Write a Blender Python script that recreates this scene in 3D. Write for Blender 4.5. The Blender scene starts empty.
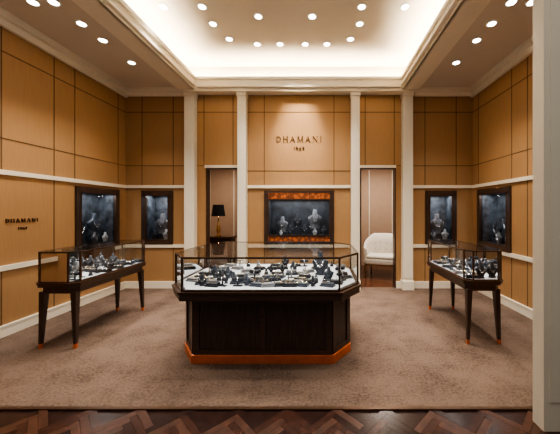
import bpy, bmesh, math, random
from mathutils import Matrix, Vector
random.seed(7)
S = bpy.context.scene
COL = S.collection
S.view_settings.view_transform = 'AgX'
try: S.view_settings.look = 'AgX - Medium High Contrast'
except Exception: pass

# ------------------------------------------------------------------ materials
def new_mat(name):
    m = bpy.data.materials.new(name); m.use_nodes = True
    nt = m.node_tree
    return m, nt, nt.nodes['Principled BSDF']

def mat(name, col, rough=0.5, metal=0.0, noise=0.0, scale=20.0, bump=0.0, stretch=(1,1,1), emit=0.0, ecol=None, spec=None):
    m, nt, b = new_mat(name)
    b.inputs['Base Color'].default_value = (*col, 1)
    b.inputs['Roughness'].default_value = rough
    b.inputs['Metallic'].default_value = metal
    if spec is not None: b.inputs['Specular IOR Level'].default_value = spec
    if noise > 0 or bump > 0:
        tc = nt.nodes.new('ShaderNodeTexCoord'); mp = nt.nodes.new('ShaderNodeMapping')
        mp.inputs['Scale'].default_value = stretch
        nz = nt.nodes.new('ShaderNodeTexNoise'); nz.inputs['Scale'].default_value = scale
        nz.inputs['Detail'].default_value = 5
        nt.links.new(tc.outputs['Object'], mp.inputs['Vector']); nt.links.new(mp.outputs[0], nz.inputs['Vector'])
        rp = nt.nodes.new('ShaderNodeValToRGB')
        rp.color_ramp.elements[0].position = 0.3; rp.color_ramp.elements[1].position = 0.7
        rp.color_ramp.elements[0].color = (*[c*(1-noise) for c in col], 1)
        rp.color_ramp.elements[1].color = (*[min(1, c*(1+noise)) for c in col], 1)
        nt.links.new(nz.outputs['Fac'], rp.inputs[0]); nt.links.new(rp.outputs[0], b.inputs['Base Color'])
        if bump > 0:
            bp = nt.nodes.new('ShaderNodeBump'); bp.inputs['Strength'].default_value = bump
            bp.inputs['Distance'].default_value = 0.01
            nt.links.new(nz.outputs['Fac'], bp.inputs['Height']); nt.links.new(bp.outputs[0], b.inputs['Normal'])
    if emit > 0:
        b.inputs['Emission Color'].default_value = (*(ecol or col), 1)
        b.inputs['Emission Strength'].default_value = emit
    return m

def glass_mat():
    m = bpy.data.materials.new('clear_glass'); m.use_nodes = True
    nt = m.node_tree; nt.nodes.clear()
    o = nt.nodes.new('ShaderNodeOutputMaterial'); mx = nt.nodes.new('ShaderNodeMixShader')
    t = nt.nodes.new('ShaderNodeBsdfTransparent'); t.inputs[0].default_value = (0.90, 0.92, 0.92, 1)
    g = nt.nodes.new('ShaderNodeBsdfGlossy'); g.inputs['Roughness'].default_value = 0.02
    lw = nt.nodes.new('ShaderNodeFresnel'); lw.inputs['IOR'].default_value = 1.5
    nt.links.new(lw.outputs[0], mx.inputs[0]); nt.links.new(t.outputs[0], mx.inputs[1]); nt.links.new(g.outputs[0], mx.inputs[2])
    nt.links.new(mx.outputs[0], o.inputs[0]); return m

def carpet_mat():
    m, nt, b = new_mat('carpet_brown')
    tc = nt.nodes.new('ShaderNodeTexCoord')
    n1 = nt.nodes.new('ShaderNodeTexNoise'); n1.inputs['Scale'].default_value = 2.2; n1.inputs['Detail'].default_value = 6; n1.inputs['Roughness'].default_value = .7
    n2 = nt.nodes.new('ShaderNodeTexNoise'); n2.inputs['Scale'].default_value = 45; n2.inputs['Detail'].default_value = 4
    for n in (n1, n2): nt.links.new(tc.outputs['Object'], n.inputs['Vector'])
    add = nt.nodes.new('ShaderNodeMath'); add.operation = 'ADD'
    mul = nt.nodes.new('ShaderNodeMath'); mul.operation = 'MULTIPLY'; mul.inputs[1].default_value = 0.8
    nt.links.new(n2.outputs['Fac'], mul.inputs[0]); nt.links.new(n1.outputs['Fac'], add.inputs[0]); nt.links.new(mul.outputs[0], add.inputs[1])
    rp = nt.nodes.new('ShaderNodeValToRGB')
    rp.color_ramp.elements[0].position = .65; rp.color_ramp.elements[1].position = 1.15
    rp.color_ramp.elements[0].color = (0.062, 0.042, 0.033, 1); rp.color_ramp.elements[1].color = (0.142, 0.101, 0.080, 1)
    nt.links.new(add.outputs[0], rp.inputs[0]); nt.links.new(rp.outputs[0], b.inputs['Base Color'])
    b.inputs['Roughness'].default_value = 1; b.inputs['Specular IOR Level'].default_value = .1
    bp = nt.nodes.new('ShaderNodeBump'); bp.inputs['Strength'].default_value = .5; bp.inputs['Distance'].default_value = .01
    nt.links.new(n2.outputs['Fac'], bp.inputs['Height']); nt.links.new(bp.outputs[0], b.inputs['Normal'])
    return m

def marquetry_mat():
    m, nt, b = new_mat('copper_marquetry')
    tc = nt.nodes.new('ShaderNodeTexCoord'); v = nt.nodes.new('ShaderNodeTexVoronoi'); v.inputs['Scale'].default_value = 16
    nt.links.new(tc.outputs['Object'], v.inputs['Vector'])
    rp = nt.nodes.new('ShaderNodeValToRGB'); rp.color_ramp.elements[0].color = (.42, .12, .03, 1); rp.color_ramp.elements[1].color = (.14, .04, .014, 1)
    rp.color_ramp.elements[0].position = .3; rp.color_ramp.elements[1].position = .6
    nt.links.new(v.outputs['Distance'], rp.inputs[0]); nt.links.new(rp.outputs[0], b.inputs['Base Color'])
    b.inputs['Roughness'].default_value = .35; return m

M_WALL = mat('wall_tan_fabric', (0.335, 0.190, 0.082), .7, noise=.06, scale=70, bump=.05, stretch=(1, 1, .05))
M_WALL2 = mat('wall_backroom_beige', (0.42, 0.29, 0.20), .8, noise=.04, scale=8)
M_JOINT = mat('panel_joint_dark', (0.10, 0.052, 0.018), .8, noise=.1, scale=5)
M_CREAM = mat('cream_paint', (0.80, 0.74, 0.62), .45, noise=.02, scale=4)
M_CEIL = mat('ceiling_plaster', (0.64, 0.58, 0.50), .8, noise=.02, scale=3)
M_WOOD = mat('espresso_wood', (0.038, 0.021, 0.015), .33, noise=.4, scale=9, stretch=(6, 6, .6))
M_WOODH = mat('espresso_wood_trim', (0.052, 0.027, 0.018), .3, noise=.3, scale=9, stretch=(.6, 6, 6))
M_BRONZE = mat('dark_bronze', (0.09, 0.05, 0.03), .35, .7, noise=.1, scale=30)
M_COPPER = mat('copper_orange', (0.60, 0.15, 0.045), .35, .35, noise=.12, scale=12)
M_CARPET = carpet_mat()
M_P = [mat('parquet_a', (0.036, 0.013, 0.008), .26, noise=.35, scale=14),
       mat('parquet_b', (0.050, 0.019, 0.011), .3, noise=.35, scale=14),
       mat('parquet_c', (0.020, 0.008, 0.006), .24, noise=.35, scale=14)]
M_WOODFLOOR = mat('backroom_wood_floor', (0.09, 0.035, 0.018), .25, noise=.4, scale=5, stretch=(8, 1, 1))
M_DECK = mat('display_deck_white', (0.42, 0.44, 0.48), .5, noise=.10, scale=20)
M_GLASS = glass_mat()
M_BLACK = mat('black_velvet', (0.008, 0.009, 0.014), .8, noise=.3, scale=30)
M_BLUE = mat('slate_blue_leather', (0.030, 0.037, 0.052), .4, noise=.2, scale=20)
M_GREY = mat('grey_silk', (0.13, 0.13, 0.14), .45, noise=.15, scale=20)
M_WHITE = mat('white_leather', (0.68, 0.69, 0.70), .5, noise=.03, scale=20)
M_SILVER = mat('diamond_silver', (0.72, 0.74, 0.77), .2, 1.0, noise=.05, scale=50)
M_GOLD = mat('gold', (0.9, 0.6, 0.25), .2, 1.0, noise=.05, scale=50)
M_NICHE = mat('niche_backdrop', (0.050, 0.058, 0.070), .5, noise=.8, scale=9)
M_NICHED = mat('niche_backdrop_dark', (0.022, 0.025, 0.032), .5, noise=.8, scale=7)
M_MARQ = marquetry_mat()
M_LAMP = mat('downlight_lens', (1, .95, .85), .5, noise=.01, emit=25, ecol=(1, .95, .85))
M_LED = mat('led_strip', (1, .9, .7), .5, noise=.01, emit=180, ecol=(1, .83, .60))
M_RING = mat('downlight_ring', (.8, .78, .72), .4, noise=.02)
M_CHAIR = mat('ivory_upholstery', (0.80, 0.76, 0.68), .7, noise=.04, scale=12)
M_CHWOOD = mat('chair_gilt_wood', (0.16, 0.08, 0.035), .35, noise=.3, scale=12)

# ------------------------------------------------------------------ mesh helper
class MB:
    def __init__(s): s.bm = bmesh.new(); s.mats = []
    def mi(s, m):
        if m not in s.mats: s.mats.append(m)
        return s.mats.index(m)
    def poly(s, pts, m):
        f = s.bm.faces.new([s.bm.verts.new(p) for p in pts]); f.material_index = s.mi(m); return f
    def box(s, x0, x1, y0, y1, z0, z1, m, mtx=None):
        x0, x1 = min(x0, x1), max(x0, x1)
        y0, y1 = min(y0, y1), max(y0, y1)
        c = [Vector((x, y, z)) for z in (z0, z1) for (x, y) in ((x0, y0), (x1, y0), (x1, y1), (x0, y1))]
        if mtx: c = [mtx @ v for v in c]
        v = [s.bm.verts.new(p) for p in c]; k = s.mi(m)
        for q in ((3, 2, 1, 0), (4, 5, 6, 7), (0, 1, 5, 4), (1, 2, 6, 5), (2, 3, 7, 6), (3, 0, 4, 7)):
            s.bm.faces.new([v[i] for i in q]).material_index = k
    def prism(s, pts, z0, z1, m, top=None):
        a = [s.bm.verts.new((p[0], p[1], z0)) for p in pts]; b = [s.bm.verts.new((p[0], p[1], z1)) for p in pts]
        k = s.mi(m); n = len(pts)
        for i in range(n):
            s.bm.faces.new([a[i], a[(i+1) % n], b[(i+1) % n], b[i]]).material_index = k
        s.bm.faces.new(a[::-1]).material_index = k
        s.bm.faces.new(b).material_index = s.mi(top) if top else k
    def bar(s, p0, p1, w, m, w1=None):
        p0 = Vector(p0); p1 = Vector(p1); d = (p1-p0).normalized()
        up = Vector((0, 0, 1)) if abs(d.z) < .9 else Vector((0, 1, 0))
        u = d.cross(up).normalized(); v = u.cross(d)
        w1 = w if w1 is None else w1
        k = s.mi(m); r = []
        for p, ww in ((p0, w), (p1, w1)):
            r.append([s.bm.verts.new(p+u*a*ww/2+v*b*ww/2) for a, b in ((-1, -1), (1, -1), (1, 1), (-1, 1))])
        for i in range(4):
            s.bm.faces.new([r[0][i], r[0][(i+1) % 4], r[1][(i+1) % 4], r[1][i]]).material_index = k
        s.bm.faces.new(r[0][::-1]).material_index = k; s.bm.faces.new(r[1]).material_index = k
    def loft(s, rings, m, mtx=None, seg=16, smooth=True):
        """rings: (cx,cy,z,rx,ry)"""
        k = s.mi(m); R = []
        for cx, cy, z, rx, ry in rings:
            row = []
            for i in range(seg):
                a = 2*math.pi*i/seg
                p = Vector((cx+rx*math.cos(a), cy+ry*math.sin(a), z))
                row.append(s.bm.verts.new(mtx @ p if mtx else p))
            R.append(row)
        for j in range(len(R)-1):
            for i in range(seg):
                f = s.bm.faces.new([R[j][i], R[j][(i+1) % seg], R[j+1][(i+1) % seg], R[j+1][i]]); f.material_index = k; f.smooth = smooth
        s.bm.faces.new(R[0][::-1]).material_index = k; s.bm.faces.new(R[-1]).material_index = k
    def bead(s, p, r, m):
        k = s.mi(m)
        g = bmesh.ops.create_icosphere(s.bm, subdivisions=1, radius=r, matrix=Matrix.Translation(p))
        for v in g['verts']:
            for f in v.link_faces: f.material_index = k
    def obj(s, name, parent=None, bevel=0):
        bmesh.ops.recalc_face_normals(s.bm, faces=s.bm.faces)
        me = bpy.data.meshes.new(name); s.bm.to_mesh(me); s.bm.free()
        for m in s.mats: me.materials.append(m)
        o = bpy.data.objects.new(name, me); COL.objects.link(o)
        if parent: o.parent = parent
        if bevel:
            md = o.modifiers.new('bevel', 'BEVEL'); md.width = bevel; md.segments = 2; md.limit_method = 'ANGLE'
        return o

def empty(name, loc=(0, 0, 0)):
    e = bpy.data.objects.new(name, None); COL.objects.link(e); e.empty_display_size = .1; return e

# ------------------------------------------------------------------ room constants
W = 3.34; YB = 5.385; YF = 2.0; HC = 3.82
R1a, R1b = .78, .84       # chair rail
R2a, R2b = 1.92, 1.975     # picture rail
WZ0, WZ1 = .84, 1.87      # wall window opening

def wall_grid(mb, us, zs, hole, put, m):
    for i in range(len(us)-1):
        for j in range(len(zs)-1):
            if not hole((us[i]+us[i+1])/2, (zs[j]+zs[j+1])/2):
                put(mb, us[i], us[i+1], zs[j], zs[j+1], m)

# back wall
holes_b = [(-3.02, -2.42, WZ0, WZ1), (2.42, 3.02, WZ0, WZ1), (-.67, .67, WZ0, WZ1), (-1.79, -1.17, -.1, 2.31), (1.17, 1.86, -.1, 2.31)]
us = sorted({-W-.15, W+.15} | {h[0] for h in holes_b} | {h[1] for h in holes_b})
zs = sorted({-.02, HC+.1, WZ0, WZ1, 2.31})
mb = MB()
wall_grid(mb, us, zs, lambda u, z: any(h[0] < u < h[1] and h[2] < z < h[3] for h in holes_b),
          lambda b, u0, u1, z0, z1, m: b.box(u0, u1, YB, YB+.12, z0, z1, m), M_WALL)
mb.obj('wall_back')
# side walls
for nm, sx in (('wall_left', -1), ('wall_right', 1)):
    mb = MB()
    wall_grid(mb, [1.0 if sx < 0 else YF-.02, 4.28, 5.19, YB-.0005], [-.02, WZ0, WZ1, HC+.1], lambda u, z: 4.28 < u < 5.19 and WZ0 < z < WZ1,
              lambda b, u0, u1, z0, z1, m: b.box(sx*W, sx*(W+.12), u0, u1, z0, z1, m), M_WALL)
    mb.obj(nm)
# store front return walls (jamb + face)
for nm, sx in (('wall_front_right', 1), ('wall_front_left', -1)):
    mb = MB()
    mb.box(sx*2.25, sx*(W+.6), 1.93, 1.995, -.02, 4.6, M_WALL)
    mb.box(sx*1.945, sx*2.25, 1.90, 2.0, -.02, 4.6, M_CREAM)
    mb.box(sx*1.985, sx*2.21, 1.89, 1.90, .2, 4.4, M_CREAM)
    mb.obj(nm)

# floors
mb = MB(); mb.box(-W-.15, W+.15, 2.13, YB+.06, -.02, 0, M_CARPET); mb.obj('floor_carpet')
mb = MB(); mb.box(-4.2, 4.2, -2.5, 2.13, -.08, -.012, M_P[2]); 
mb.box(-3.5, 3.5, 2.13, 5.5, -.08, -.02, M_P[2]); mb.obj('floor')
mb = MB(); mb.box(-3.6, 3.6, YB+.06, 8.0, -.08, 0, M_WOODFLOOR); mb.obj('floor_backroom')
mb = MB()
w, L = .052, .26
rot = Matrix.Rotation(math.radians(45), 4, 'Z')
for i in range(-90, 91):
    for j in range(-16, 17):
        for kind in (0, 1):
            ox = i*w+j*L; oy = i*w-j*L
            if kind == 0: r = (ox, ox+L, oy, oy+w)
            else: r = (ox, ox+w, oy+w, oy+w+L)
            c = rot @ Vector(((r[0]+r[1])/2, (r[2]+r[3])/2, 0))
            c.y += 1
            if abs(c.x) > 3.7 or not (.4 < c.y < 2.05): continue
            g = .001
            mb.box(r[0]+g, r[1]-g, r[2]+g, r[3]-g, -.012, -.004, random.choice(M_P), Matrix.Translation((0, 1, 0)) @ rot)
mb.obj('floor_parquet')
mb = MB(); mb.box(-W-.15, W+.15, 2.105, 2.135, -.012, .003, M_BRONZE); mb.obj('trim_carpet_edge')

# ------------------------------------------------------------------ ceiling
mb = MB()
for sx in (-1, 1):
    mb.box(sx*1.97, sx*(W+.15), YF-.1, YB+.12, HC, HC+.08, M_CEIL)
mb.box(-1.97, 1.97, 5.22, YB+.12, HC, HC+.08, M_CEIL)
ZU = 4.27
mb.box(-2.25, 2.25, YF-.2, YB+.2, ZU, ZU+.06, M_CEIL)
for sx in (-1, 1): mb.box(sx*2.17, sx*2.25, YF-.2, YB+.2, HC+.08, ZU, M_CREAM)
mb.box(-2.17, 2.17, YB+.03, YB+.12, HC+.08, ZU, M_CREAM)
mb.obj('ceiling')
# beams and coffer lip mouldings
mb = MB()
for sx in (-1, 1):
    mb.box(sx*1.95, sx*2.22, YF, 5.2, 3.74, HC, M_CREAM)
    mb.box(sx*1.93, sx*1.97, YF, 5.2, 3.74, 3.97, M_CREAM)
    mb.box(sx*1.88, sx*1.93, YF, 5.15, 3.77, 3.81, M_CREAM)
    mb.box(sx*1.90, sx*1.93, YF, 5.17, 3.92, 3.97, M_CREAM)
mb.box(-2.22, 2.22, 5.2, YB, 3.71, HC, M_CREAM)
mb.box(-1.93, 1.93, 5.2, 5.24, HC, 3.97, M_CREAM)
mb.box(-1.88, 1.88, 5.15, 5.2, 3.77, 3.81, M_CREAM)
mb.box(-1.90, 1.90, 5.17, 5.2, 3.92, 3.97, M_CREAM)
mb.obj('trim_coffer')
mb = MB()
for sx in (-1, 1):
    mb.box(sx*(W-.05), sx*W, YF, YB, 3.66, HC, M_CREAM)
    mb.box(sx*(W-.11), sx*(W-.05), YF, YB, 3.74, HC, M_CREAM)
    mb.box(sx*2.22, sx*(W-.05), YB-.05, YB, 3.68, HC, M_CREAM)
    mb.box(sx*2.22, sx*(W-.11), YB-.1, YB-.05, 3.75, HC, M_CREAM)
    mb.box(sx*2.22, sx*2.27, YF, YB-.1, 3.77, HC, M_CREAM)
mb.obj('trim_cornice')
mb = MB()
for sx in (-1, 1): mb.box(sx*2.04, sx*2.10, YF, 5.25, HC+.085, HC+.10, M_LED)
mb.box(-2.0, 2.0, 5.30, 5.35, HC+.085, HC+.10, M_LED)
mb.obj('cove_led_strip')

# ------------------------------------------------------------------ rails / baseboards / joints
def back_strips(mb, z0, z1, d, m, door=True):
    for a, b in ((-W, -2.15), (-1.96, -1.79), (-.99, .99), (1.86, 1.96), (2.15, W)):
        mb.box(a, b, YB-d, YB, z0, z1, m)
mb = MB()
for z0, z1 in ((R1a, R1b), (R2a, R2b)):
    for a, b in ((-W, -2.15), (-.99, .99), (2.15, W)): mb.box(a, b, YB-.025, YB, z0, z1, M_CREAM)
    for sx in (-1, 1): mb.box(sx*(W-.025), sx*W, YF, YB-.025, z0, z1, M_CREAM)
mb.obj('trim_rails')
mb = MB()
back_strips(mb, 0, .13, .025, M_CREAM); mb.obj('baseboard_back')
for nm, sx in (('baseboard_left', -1), ('baseboard_right', 1)):
    mb = MB(); mb.box(sx*(W-.025), sx*W, YF, YB-.025, 0, .13, M_CREAM); mb.box(sx*(W-.03), sx*W, YF, YB-.025, .11, .135, M_CREAM); mb.obj(nm)
mb = MB()
jw = .007
def vb(x, z0, z1): mb.box(x-jw, x+jw, YB-.003, YB, z0, z1, M_JOINT)
def hb(z, x0, x1): mb.box(x0, x1, YB-.003, YB, z-jw, z+jw, M_JOINT)
def vs(sx, y, z0, z1): mb.box(sx*(W-.003), sx*W, y-jw, y+jw, z0, z1, M_JOINT)
def hs(sx, z, y0, y1): mb.box(sx*(W-.003), sx*W, y0, y1, z-jw, z+jw, M_JOINT)
for s_ in (-1, 1):
    for x in (2.42, 3.02): vb(s_*x, 1.975, 3.68); vb(s_*x, .13, .78)
    for z in (3.38, 2.35): hb(z, min(s_*2.15, s_*W), max(s_*2.15, s_*W))
    for x in (1.27, 1.83): vb(s_*x, 2.35, 3.71)
    for z in (3.38, 2.35): hb(z, min(s_*1.15, s_*1.96), max(s_*1.15, s_*1.96))
    vb(s_*.67, 1.975, 3.71); vb(s_*.67, .13, .78)
    for y in (5.19, 4.28, 3.95, 3.3, 2.95): vs(s_, y, 1.975, 3.66); vs(s_, y, .13, .78)
    for y in (3.95, 2.95): vs(s_, y, .84, 1.92)
    for z in (3.38, 2.35): hs(s_, z, YF, YB)
for z in (3.38, 2.25): hb(z, -.99, .99)
mb.obj('trim_panel_joints')

# pilasters
for a, b in ((-2.15, -1.96), (-1.15, -.99), (.99, 1.15), (1.96, 2.15)):
    mb = MB()
    mb.box(a, b, YB-.13, YB-.0005, 0, 3.71, M_CREAM)
    mb.box(a+.025, b-.025, YB-.14, YB-.13, .22, 3.6, M_CREAM)
    mb.box(a-.012, b+.012, YB-.155, YB-.0005, 0, .17, M_CREAM)
    mb.box(a-.012, b+.012, YB-.155, YB-.0005, 3.64, 3.71, M_CREAM)
    mb.obj('pilaster', bevel=.003)

# door casings
for n, (a, b) in enumerate(((-1.79, -1.17), (1.17, 1.86))):
    mb = MB()
    t = .025
    mb.box(a, a+t, YB-.01, YB+.13, 0, 2.31, M_WOODH); mb.box(b-t, b, YB-.01, YB+.13, 0, 2.31, M_WOODH)
    mb.box(a+t, b-t, YB-.01, YB+.13, 2.285, 2.31, M_WOODH)
    mb.box(a-.02, b+.0, YB-.02, YB, 2.31, 2.36, M_CREAM)
    mb.obj('trim_doorway_%d' % (n+1))

# back room
mb = MB(); mb.box(-3.6, 3.6, 7.6, 7.7, 0, 2.7, M_WALL2)
for x in (-2.6, -1.95, -1.6, 1.72, 2.35, 2.9): mb.box(x-.012, x+.012, 7.585, 7.6, .1, 2.6, M_CREAM)
mb.obj('wall_backroom')
mb = MB(); mb.box(-3.6, -3.5, YB+.12, 7.6, 0, 2.7, M_WALL2); mb.box(3.5, 3.6, YB+.12, 7.6, 0, 2.7, M_WALL2)
mb.box(-.06, .06, YB+.5, 7.6, 0, 2.7, M_WALL2); mb.obj('wall_backroom_sides')
mb = MB(); mb.box(-3.6, 3.6, YB+.12, 7.7, 2.7, 2.8, M_CEIL); mb.obj('ceiling_backroom')

# ------------------------------------------------------------------ busts & jewellery
def add_bust(mb, loc, h, m, rz=0, neck=M_SILVER, pend=True, thin=1.0):
    T = Matrix.Translation(loc) @ Matrix.Rotation(rz, 4, 'Z')
    mb.loft([(0, 0, 0, .24*h, .15*h), (0, 0, .05*h, .24*h, .15*h), (0, 0, .08*h, .17*h, .11*h), (0, 0, .3*h, .28*h, .14*h), (0, 0, .5*h, .36*h, .16*h), (0, 0, .6*h, .36*h, .14*h),
             (0, 0, .68*h, .24*h, .12*h), (0, 0, .75*h, .12*h, .11*h), (0, 0, .97*h, .105*h, .10*h), (0, 0, 1.0*h, .08*h, .08*h)], m, T, 16)
    n = 15
    for rr, zt, br in ((.17, .36, .03), (.21, .27, .02)):
        for i in range(n):
            a = math.pi*(i/(n-1))
            x = rr*h*math.cos(a); z = .72*h-zt*h*math.sin(a)
            y = -(.13+.035*math.sin(a))*h
            mb.bead(T @ Vector((x, y, z)), br*h*thin, neck)
    if pend: mb.bead(T @ Vector((0, -.17*h, .38*h)), .05*h*thin, neck)

def add_ringcone(mb, loc, h, m):
    T = Matrix.Translation(loc)
    mb.loft([(0, 0, 0, .4*h, .4*h), (0, 0, .1*h, .38*h, .38*h), (0, 0, .9*h, .12*h, .12*h), (0, 0, h, .06*h, .06*h)], m, T, 10)
    mb.loft([(0, 0, .5*h, .27*h, .27*h), (0, 0, .56*h, .26*h, .26*h)], M_SILVER, T, 10)

def add_tray(mb, loc, sx, sy, m, rz=0):
    T = Matrix.Translation(loc) @ Matrix.Rotation(rz, 4, 'Z')
    mb.box(-sx/2, sx/2, -sy/2, sy/2, 0, .016, m, T)
    mb.box(-sx/2+.01, sx/2-.01, -sy/2+.01, sy/2-.01, .016, .032, m, T)
    for i in range(3):
        for j in range(2):
            mb.bead(T @ Vector(((i-1)*sx*.28, (j-.5)*sy*.4, .036)), .006, random.choice((M_SILVER, M_GOLD)))

def add_roll(mb, loc, l, r, m, rz=0):
    T = Matrix.Translation(loc) @ Matrix.Rotation(rz, 4, 'Z')
    mb.box(-l*.4, l*.4, -r, r, 0, .01, m, T)
    mb.box(-.006, .006, -.006, .006, 0, .05, m, T)
    T2 = T @ Matrix.Translation((0, 0, .05+r)) @ Matrix.Rotation(math.pi/2, 4, 'Y')
    mb.loft([(0, 0, -l/2, r, r), (0, 0, l/2, r, r)], m, T2, 12)
    mb.loft([(0, 0, -.006, r*1.12, r*1.12), (0, 0, .006, r*1.12, r*1.12)], M_SILVER, T2, 12)

def add_earring(mb, loc, h, m, rz=0):
    T = Matrix.Translation(loc) @ Matrix.Rotation(rz, 4, 'Z')
    mb.box(-.03, .03, -.018, .018, 0, .008, m, T)
    mb.box(-.004, .004, -.004, .004, 0, h, m, T)
    mb.box(-.035, .035, -.004, .004, h-.008, h, m, T)
    for s_ in (-1, 1):
        for k in range(3): mb.bead(T @ Vector((s_*.028, -.007, h-.012-k*.013)), .005, M_SILVER)

def scatter(mb, spots, z, hmax):
    for (x, y) in spots:
        x += random.uniform(-.02, .02); y += random.uniform(-.02, .02)
        k = random.random(); m = random.choice((M_BLACK, M_BLACK, M_BLACK, M_BLUE, M_BLUE, M_GREY))
        if k < .12: add_bust(mb, (x, y, z), random.uniform(.45, .75)*hmax, m, random.uniform(-.4, .4), thin=.7)
        elif k < .26: add_ringcone(mb, (x, y, z), random.uniform(.05, .08), m)
        elif k < .76: add_tray(mb, (x, y, z), .14, .09, m, random.uniform(-.4, .4))
        elif k < .92: add_roll(mb, (x, y, z), .11, .02, m, random.uniform(-.5, .5))
        else: add_earring(mb, (x, y, z), .08, m, random.uniform(-.4, .4))

def area(name, loc, sx, sy, e, col, parent=None, rot=(0, 0, 0)):
    l = bpy.data.lights.new(name, 'AREA'); l.shape = 'RECTANGLE'; l.size = sx; l.size_y = sy; l.energy = e; l.color = col
    o = bpy.data.objects.new(name, l); COL.objects.link(o); o.location = loc; o.rotation_euler = rot
    if parent: o.parent = parent
    return o

# ------------------------------------------------------------------ octagonal vitrines
def octo(x0, x1, y0, y1, cx, cy):
    return [(x0+cx, y0), (x1-cx, y0), (x1, y0+cy), (x1, y1-cy), (x1-cx, y1), (x0+cx, y1), (x0, y1-cy), (x0, y0+cy)]

def vitrine_glass(pts, z0, z1, parent, post=.018):
    fr = MB(); gl = MB(); n = len(pts)
    for i in range(n):
        p, q = pts[i], pts[(i+1) % n]
        fr.bar((p[0], p[1], z0), (p[0], p[1], z1), post, M_BRONZE)
        for z in (z0+.006, z1): fr.bar((p[0], p[1], z), (q[0], q[1], z), post*.9, M_BRONZE)
        gl.poly([(p[0], p[1], z0), (q[0], q[1], z0), (q[0], q[1], z1), (p[0], p[1], z1)], M_GLASS)
    gl.poly([(p[0], p[1], z1+.009) for p in pts], M_GLASS)
    fr.obj('frame', parent); gl.obj('glass', parent)

# central island
isl = empty('jewelry_display_island')
cx = -.14
mb = MB()
mb.prism(octo(cx-.885, cx+.885, 2.725, 3.895, .19, .26), 0, .085, M_COPPER)
mb.obj('plinth', isl, bevel=.004)
mb = MB()
body = octo(cx-.87, cx+.87, 2.745, 3.875, .19, .26)
mb.prism(body, .085, .64, M_WOOD)
for i in range(8):
    p = Vector((*body[i], 0)); q = Vector((*body[(i+1) % 8], 0)); d = (q-p); ln = d.length; d.normalize()
    nrm = Vector((d.y, -d.x, 0))
    cuts = [0, ln] if ln < 1 else [0, ln/2, ln]
    for c in cuts:
        c2 = min(max(c, .03), ln-.03)
        a = p+d*(c2-.028); b = p+d*(c2+.028)
        mb.prism([(a.x, a.y), ((a+nrm*.012).x, (a+nrm*.012).y), ((b+nrm*.012).x, (b+nrm*.012).y), (b.x, b.y)][::-1], .085, .64, M_WOODH)
    for z0, z1 in ((.085, .13), (.58, .64)):
        a = p; b = q
        mb.prism([(a.x, a.y), ((a+nrm*.010).x, (a+nrm*.010).y), ((b+nrm*.010).x, (b+nrm*.010).y), (b.x, b.y)][::-1], z0, z1, M_WOODH)
mb.obj('cabinet', isl)
mb = MB(); mb.prism(octo(cx-.975, cx+.975, 2.635, 3.985, .21, .29), .64, .70, M_WOODH)
mb.prism(octo(cx-.985, cx+.985, 2.625, 3.995, .21, .29), .70, .725, M_BRONZE)
mb.obj('ledge', isl, bevel=.004)
mb = MB(); mb.prism(octo(cx-.93, cx+.93, 2.68, 3.94, .21, .29), .725, .74, M_DECK); mb.obj('deck', isl)
gp = octo(cx-.955, cx+.955, 2.655, 3.965, .21, .29)
vitrine_glass(gp, .725, 1.045, isl)
mb = MB()
spots = []
for iy, y in enumerate((2.81, 2.91, 3.02, 3.14, 3.28, 3.43, 3.6, 3.78)):
    hw = (.62, .70, .80)[min(iy, 2)] if iy < 7 else .7
    n = 12
    for i in range(n):
        spots.append((cx-hw+2*hw*i/(n-1)+(.03 if iy % 2 else 0), y))
spots = [s_ for s_ in spots if random.random() < .95 and not (abs(s_[0]-.42) < .14 and abs(s_[1]-3.3) < .2)]
scatter(mb, spots, .74, .2)
mb.obj('jewelry', isl)
mb = MB(); add_bust(mb, (.42, 3.3, .74), .27, M_BLUE, -.2); mb.obj('necklace_bust', isl)
area('case_light', (cx, 2.69, 1.03), 1.3, .015, 4.5, (1, .97, .93), isl, (math.radians(12), 0, 0))
area('case_light_rear', (cx, 3.92, 1.03), 1.3, .015, 2.5, (1, .97, .93), isl, (math.radians(-12), 0, 0))

# side cases on legs
def side_case(x0, x1, y0, y1, seed):
    random.seed(seed)
    e = empty('jewelry_display_case')
    ch = .07
    mb = MB()
    mb.prism(octo(x0+.03, x1-.03, y0+.03, y1-.03, ch, ch), .60, .67, M_WOODH)
    mb.prism(octo(x0, x1, y0, y1, ch, ch), .67, .715, M_WOODH)
    mb.prism(octo(x0-.006, x1+.006, y0-.006, y1+.006, ch, ch), .70, .72, M_BRONZE)
    mb.obj('apron', e, bevel=.003)
    for i, (lx, ly, sx, sy) in enumerate(((x0+.065, y0+.08, -1, -1), (x1-.065, y0+.08, 1, -1), (x1-.065, y1-.08, 1, 1), (x0+.065, y1-.08, -1, 1))):
        mb = MB(); k = .02
        mb.bar((lx, ly, .61), (lx+sx*k*.9, ly+sy*k*.9, .05), .06, M_WOOD, .03)
        mb.bar((lx+sx*k*.9, ly+sy*k*.9, .05), (lx+sx*k, ly+sy*k, 0), .03, M_COPPER, .026)
        mb.obj('leg_%d' % (i+1), e)
    mb = MB(); mb.prism(octo(x0+.03, x1-.03, y0+.03, y1-.03, ch, ch), .72, .732, M_DECK); mb.obj('deck', e)
    vitrine_glass(octo(x0+.012, x1-.012, y0+.012, y1-.012, ch, ch), .72, 1.045, e, .015)
    mb = MB(); sp = []
    for y in [y0+.1+i*(y1-y0-.2)/10 for i in range(11)]:
        for x in (x0+.1, (x0+x1)/2, x1-.1): sp.append((x, y))
    sp = [s_ for s_ in sp if random.random() < .9]
    scatter(mb, sp, .732, .26); mb.obj('jewelry', e)
    for xx in (x0+.03, x1-.03):
        area('case_light', (xx, (y0+y1)/2, 1.03), .015, y1-y0-.2, 2.2, (1, .97, .93), e)
    return e
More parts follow.
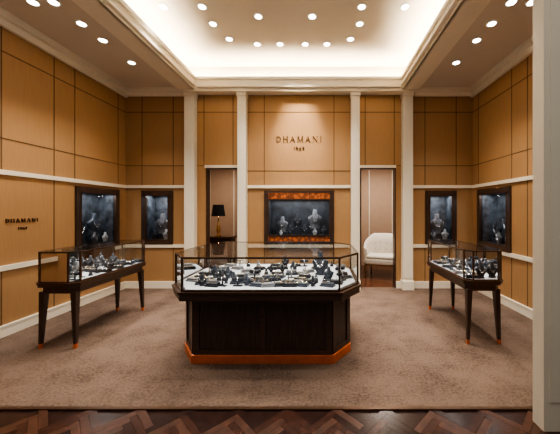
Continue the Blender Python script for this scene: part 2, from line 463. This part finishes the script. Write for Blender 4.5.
side_case(-2.66, -2.19, 2.98, 4.24, 3)
side_case(2.03, 2.47, 3.08, 4.30, 5)

# ------------------------------------------------------------------ wall display windows
def display_window(name, w, busts, big=False):
    e = empty(name)
    z0, z1 = WZ0, WZ1; h = w/2
    mb = MB()
    d = .30
    bk = M_NICHED if big else M_NICHE
    zi0, zi1 = (z0+.17, z1-.17) if big else (z0+.085, z1-.085)
    xi = h-.08
    mb.box(-xi-.02, xi+.02, d, d+.02, zi0-.02, zi1+.02, bk)
    mb.box(-xi-.02, -xi, .02, d, zi0-.02, zi1+.02, bk); mb.box(xi, xi+.02, .02, d, zi0-.02, zi1+.02, bk)
    mb.box(-xi, xi, .02, d, zi0-.02, zi0, M_BLUE); mb.box(-xi, xi, .02, d, zi1, zi1+.02, bk)
    mb.obj('niche', e)
    mb = MB()
    mb.box(-h, -h+.08, -.03, .03, z0, z1, M_WOOD); mb.box(h-.08, h, -.03, .03, z0, z1, M_WOOD)
    if big:
        mb.box(-h+.08, h-.08, -.025, .03, z1-.045, z1, M_WOODH); mb.box(-h+.08, h-.08, -.025, .03, z0, z0+.04, M_WOODH)
        mb.box(-h+.08, h-.08, -.022, .03, z1-.155, z1-.045, M_MARQ); mb.box(-h+.08, h-.08, -.022, .03, z0+.04, z0+.15, M_MARQ)
        mb.box(-h+.08, h-.08, -.026, .03, z1-.17, z1-.155, M_WOODH); mb.box(-h+.08, h-.08, -.026, .03, z0+.15, z0+.17, M_WOODH)
        for x in (-.2, .2):
            mb.box(x-.006, x+.006, -.027, .03, z1-.155, z1-.045, M_WOODH); mb.box(x-.006, x+.006, -.027, .03, z0+.04, z0+.15, M_WOODH)
    else:
        mb.box(-h+.08, h-.08, -.03, .03, z1-.085, z1, M_WOODH); mb.box(-h+.08, h-.08, -.03, .03, z0, z0+.085, M_WOODH)
    g = .012
    for a, b, c, d2 in ((-xi, -xi+g, zi0, zi1), (xi-g, xi, zi0, zi1), (-xi+g, xi-g, zi0, zi0+g), (-xi+g, xi-g, zi1-g, zi1)):
        mb.box(a, b, -.036, -.01, c, d2, M_BRONZE)
    mb.obj('frame', e)
    mb = MB(); mb.poly([(-xi, 0, zi0), (xi, 0, zi0), (xi, 0, zi1), (-xi, 0, zi1)], M_GLASS); mb.obj('glass', e)
    mb = MB()
    for bx, by, bz, bh, bm_ in busts:
        zz = zi0+bz
        if bz > 0: mb.box(bx-.09, bx+.09, by-.06, by+.06, zi0, zz, M_BLUE)
        add_bust(mb, (bx, by, zz), bh, bm_)
    mb.obj('necklace_busts', e)
    area('niche_light', (0, .1, zi1-.01), 2*xi-.1, .05, 8 if big else 4.5, (.97, .97, 1), e)
    return e

D = display_window('display_window', 1.34, [(-.34, .16, .06, .30, M_GREY), (.30, .18, .12, .38, M_GREY), (-.05, .2, .14, .26, M_BLACK), (.10, .1, .0, .2, M_BLUE), (-.18, .1, 0, .19, M_BLUE), (.48, .08, 0, .17, M_BLUE), (-.50, .07, 0, .15, M_BLACK), (.30, .06, 0, .13, M_WHITE), (-.36, .06, 0, .10, M_WHITE)], True)
D.location = (0, YB, 0)
for x in (-2.72, 2.72):
    D = display_window('display_window', .60, [(.0, .18, .10, .4, M_GREY), (.12, .08, 0, .20, M_WHITE), (-.12, .08, 0, .18, M_BLUE)]); D.location = (x, YB, 0)
for sx in (-1, 1):
    D = display_window('display_window', .91, [(.12, .18, .14, .38, M_BLUE), (-.18, .18, .08, .3, M_BLACK), (.02, .08, 0, .2, M_GREY), (.25, .08, 0, .18, M_WHITE)])
    D.location = (sx*W, 4.735, 0); D.rotation_euler = (0, 0, -sx*math.pi/2)

# ------------------------------------------------------------------ lettering
def glyph(ch):
    T, t = .12, .05
    def arc(cx, cy, rx, ry, a0, a1, th=.09, n=12):
        out = []
        for i in range(n):
            a = math.radians(a0+(a1-a0)*i/n); b = math.radians(a0+(a1-a0)*(i+1)/n)
            out.append((cx+rx*math.cos(a), cy+ry*math.sin(a), cx+rx*math.cos(b), cy+ry*math.sin(b), th))
        return out
    def sf(x, y): return (x-.12, y, x+.12, y, .04)
    if ch == 'D': return .85, [(.15, 0, .15, 1, T), sf(.15, .02), sf(.15, .98), (.15, .97, .35, .97, t), (.15, .03, .35, .03, t)]+arc(.35, .5, .42, .47, -90, 90)
    if ch == 'H': return .95, [(.15, 0, .15, 1, T), (.8, 0, .8, 1, T), (.15, .52, .8, .52, t)]+[sf(x, y) for x in (.15, .8) for y in (.02, .98)]
    if ch == 'A': return .95, [(.1, 0, .46, 1, t), (.46, 1, .84, 0, T), (.24, .36, .7, .36, t), sf(.1, .02), sf(.84, .02)]
    if ch == 'M': return 1.15, [(.15, 0, .2, 1, t), (.2, 1, .56, .05, T), (.56, .05, .92, 1, t), (.92, 1, .97, 0, T), sf(.15, .02), sf(.97, .02), sf(.16, .98), sf(.96, .98)]
    if ch == 'N': return 1.0, [(.15, 0, .15, 1, t), (.15, 1, .85, 0, T), (.85, 0, .85, 1, t), sf(.15, .02), sf(.15, .98), sf(.85, .98)]
    if ch == 'I': return .4, [(.2, 0, .2, 1, T), sf(.2, .02), sf(.2, .98)]
    if ch == '1': return .5, [(.25, 0, .25, 1, T), sf(.25, .02), (.08, .85, .25, .98, t)]
    if ch == '9': return .75, arc(.35, .7, .24, .27, 0, 360)+arc(.1, .7, .49, .68, -80, 0)
    if ch == '6': return .75, arc(.35, .3, .24, .27, 0, 360)+arc(.6, .3, .49, .68, 100, 180)
def lettering(parent_name, rows, mtx, m):
    mb = MB()
    for text, zc, h, gap in rows:
        gs = [glyph(c) for c in text]
        tw = sum(g[0] for g in gs)*h+gap*(len(gs)-1); x = -tw/2
        for gw, st in gs:
            for x0, y0, x1, y1, th in st:
                a = Vector((x+x0*h, 0, zc+(y0-.5)*h)); b = Vector((x+x1*h, 0, zc+(y1-.5)*h))
                if (b-a).length < 1e-5: continue
                d = (b-a).normalized(); nn = Vector((-d.z, 0, d.x))*th*h/2
                c = [a+nn, b+nn, b-nn, a-nn]
                v0 = [mb.bm.verts.new(mtx @ (p+Vector((0, -.012, 0)))) for p in c]
                v1 = [mb.bm.verts.new(mtx @ (p+Vector((0, -.001, 0)))) for p in c]
                k = mb.mi(m)
                mb.bm.faces.new(v0).material_index = k
                for i in range(4): mb.bm.faces.new([v0[i], v0[(i+1) % 4], v1[(i+1) % 4], v1[i]]).material_index = k
            x += gw*h+gap
    return mb.obj(parent_name)
lettering('wall_lettering', [('DHAMANI', 2.86, .108, .034), ('1969', 2.68, .065, .012)], Matrix.Translation((0, YB, 0)), M_BRONZE)
lettering('wall_lettering', [('DHAMANI', 1.37, .048, .014), ('1969', 1.27, .034, .006)], Matrix.Translation((-W, 3.53, 0)) @ Matrix.Rotation(math.pi/2, 4, 'Z'), M_BRONZE)

# ------------------------------------------------------------------ armchair (back room)
def armchair(loc, rz):
    e = empty('armchair')
    mb = MB()
    n = 28; rx, ry = .41, .35
    def prof(i):
        t = i/n; a = math.radians(-20+220*t)
        c = abs(t-.5)*2
        htop = .93-.32*max(0, (c-.30)/.70)**1.1
        return a, htop
    k = mb.mi(M_CHAIR); rows = []
    for i in range(n+1):
        a, ht = prof(i)
        ca, sa = math.cos(a), math.sin(a)
        row = []
        tuft = .012*math.cos(i*math.pi)
        for r, z in ((1.0, .30), (1.0, ht-.05), (1.02, ht-.01), (.95, ht+.01), (.86, ht-.02), (.80+tuft, (ht+.45)/2+.05), (.80, .44), (.82, .30)):
            lean = .10*max(0, z-.4)*max(0, sa)
            row.append(mb.bm.verts.new((rx*r*ca, ry*r*sa+lean, z)))
        rows.append(row)
    for i in range(n):
        for j in range(7):
            f = mb.bm.faces.new([rows[i][j], rows[i+1][j], rows[i+1][j+1], rows[i][j+1]]); f.material_index = k; f.smooth = True
    for r in (rows[0], rows[-1][::-1]): mb.bm.faces.new(r).material_index = k
    mb.obj('back', e)
    mb = MB()
    mb.box(-.32, .32, -.34, .26, .30, .42, M_CHAIR)
    o = mb.obj('seat', e, bevel=.03)
    mb = MB(); mb.box(-.305, .305, -.33, .2, .42, .49, M_CHAIR); o = mb.obj('cushion', e, bevel=.03)
    mb = MB(); mb.box(-.33, .33, -.345, .25, .27, .305, M_CHWOOD)
    for i in range(n):
        a0, h0 = prof(i); a1, h1 = prof(i+1)
        q0 = (rx*1.0*math.cos(a0), ry*1.0*math.sin(a0)+.05*max(0, math.sin(a0)), h0); q1 = (rx*1.0*math.cos(a1), ry*1.0*math.sin(a1)+.05*max(0, math.sin(a1)), h1)
        mb.bar(q0, q1, .022, M_CHWOOD)
    mb.obj('frame', e)
    # tufting buttons on the inner back
    mb = MB()
    for i in range(6, 23, 3):
        a, ht = prof(i)
        for z in (.58, .72):
            mb.bead(Vector((rx*.79*math.cos(a), ry*.79*math.sin(a)+.02, z)), .009, M_CHWOOD)
    mb.obj('buttons', e)
    for i, (x, y) in enumerate(((-.30, -.31), (.30, -.31), (.26, .24), (-.26, .24))):
        mb = MB(); sx = 1 if x > 0 else -1; sy = 1 if y > 0 else -1
        mb.loft([(x, y, .29, .032, .032), (x+sx*.02, y+sy*.02, .2, .026, .026), (x+sx*.005, y+sy*.005, .1, .017, .017), (x, y, .04, .014, .014), (x+sx*.02, y+sy*.02, 0, .02, .02)], M_CHWOOD, None, 10)
        mb.obj('leg_%d' % (i+1), e)
    e.location = loc; e.rotation_euler = (0, 0, rz)
armchair((1.80, 6.42, 0), math.radians(-18))

# console table + lamp (back room, left)
e = empty('console_table')
mb = MB(); mb.box(-2.35, -1.55, 6.2, 6.55, .86, .9, M_WOODH); mb.box(-2.32, -1.58, 6.22, 6.53, .76, .86, M_WOOD); mb.obj('top', e)
for i, (x, y) in enumerate(((-2.3, 6.24), (-1.6, 6.24), (-1.6, 6.51), (-2.3, 6.51))):
    mb = MB(); mb.bar((x, y, .77), (x, y, 0), .05, M_WOOD, .03); mb.obj('leg_%d' % (i+1), e)
e = empty('table_lamp')
lx, ly = -1.92, 6.38
mb = MB(); mb.loft([(lx, ly, .9, .07, .07), (lx, ly, .92, .07, .07), (lx, ly, .94, .02, .02), (lx, ly, 1.0, .045, .045), (lx, ly, 1.08, .05, .05), (lx, ly, 1.16, .02, .02), (lx, ly, 1.38, .01, .01)], M_GOLD, None, 16); mb.obj('base', e)
mb = MB()
R0, R1 = .15, .115
for i in range(24):
    a = 2*math.pi*i/24; b = 2*math.pi*(i+1)/24
    f = mb.poly([(lx+R0*math.cos(a), ly+R0*math.sin(a), 1.36), (lx+R0*math.cos(b), ly+R0*math.sin(b), 1.36), (lx+R1*math.cos(b), ly+R1*math.sin(b), 1.62), (lx+R1*math.cos(a), ly+R1*math.sin(a), 1.62)], M_BLACK)
mb.obj('shade', e)

# ------------------------------------------------------------------ downlights
centre = [(-.64, 4.67), (-.26, 4.67), (.16, 4.67), (.52, 4.67), (-1.06, 4.53), (.9, 4.53), (-1.18, 4.16), (1.0, 4.16), (-.47, 4.0), (.3, 4.0), (-1.72, 3.81), (-1.19, 3.81), (.98, 3.81), (1.57, 3.81), (-.9, 3.2), (0, 3.2), (.8, 3.2), (-1.3, 2.6), (1.2, 2.6)]
side = [(4.4,), (3.82,), (3.48,), (3.12,), (2.6,)]
mb = MB()
def dl(x, y, z, r=.045):
    mb.loft([(x, y, z-.008, r*1.35, r*1.35), (x, y, z, r*1.45, r*1.45)], M_RING, None, 20)
    mb.loft([(x, y, z-.011, r, r), (x, y, z-.008, r, r)], M_LAMP, None, 20)
def spot(x, y, z, e, ang=95, tgt=None, blend=.8, col=(1, .89, .75)):
    l = bpy.data.lights.new('downlight_beam', 'SPOT'); l.energy = e; l.spot_size = math.radians(ang); l.spot_blend = blend
    l.shadow_soft_size = .05; l.color = col
    o = bpy.data.objects.new('downlight_beam', l); COL.objects.link(o); o.location = (x, y, z-.04)
    if tgt: o.rotation_euler = (Vector(tgt)-o.location).to_track_quat('-Z', 'Y').to_euler()
for x, y in centre: dl(x, y, ZU); spot(x, y, ZU, 115, 76)
for sx in (-1, 1):
    for (y,) in side:
        dl(sx*2.55, y, HC); spot(sx*2.55, y, HC, 88, 88)
    dl(sx*2.78, 3.12, HC)
mb.obj('recessed_downlights')
spot(-.22, 4.6, ZU, 190, 44, (-.05, YB, 3.0), .9, (1, .84, .62)); spot(.26, 4.6, ZU, 190, 44, (.05, YB, 3.0), .9, (1, .84, .62))
area('backroom_fill', (1.9, 6.3, 2.68), .6, .6, 60, (1, .88, .76))  # added fill, out of view, brightens the right half of the back room
area('backroom_fill', (-1.8, 6.4, 2.68), .6, .6, 32, (1, .82, .66))  # same added fill for the left half, no fixture modelled
area('front_fill', (0, .2, 4.6), 5, 1.6, 60, (1, .92, .82))  # added fill light above the camera, brightens the shop front and pilaster

wd = bpy.data.worlds.new('world'); S.world = wd; wd.use_nodes = True
wd.node_tree.nodes['Background'].inputs[0].default_value = (1, .92, .82, 1)
wd.node_tree.nodes['Background'].inputs[1].default_value = .22

# ------------------------------------------------------------------ camera
c = bpy.data.cameras.new('camera'); co = bpy.data.objects.new('camera', c); COL.objects.link(co)
c.sensor_width = 36; c.lens = 18; c.shift_x = -.075; c.shift_y = -.0125; c.clip_start = .05
co.location = (.44, 0, 1.5); co.rotation_euler = (math.pi/2, 0, 0)
S.camera = co
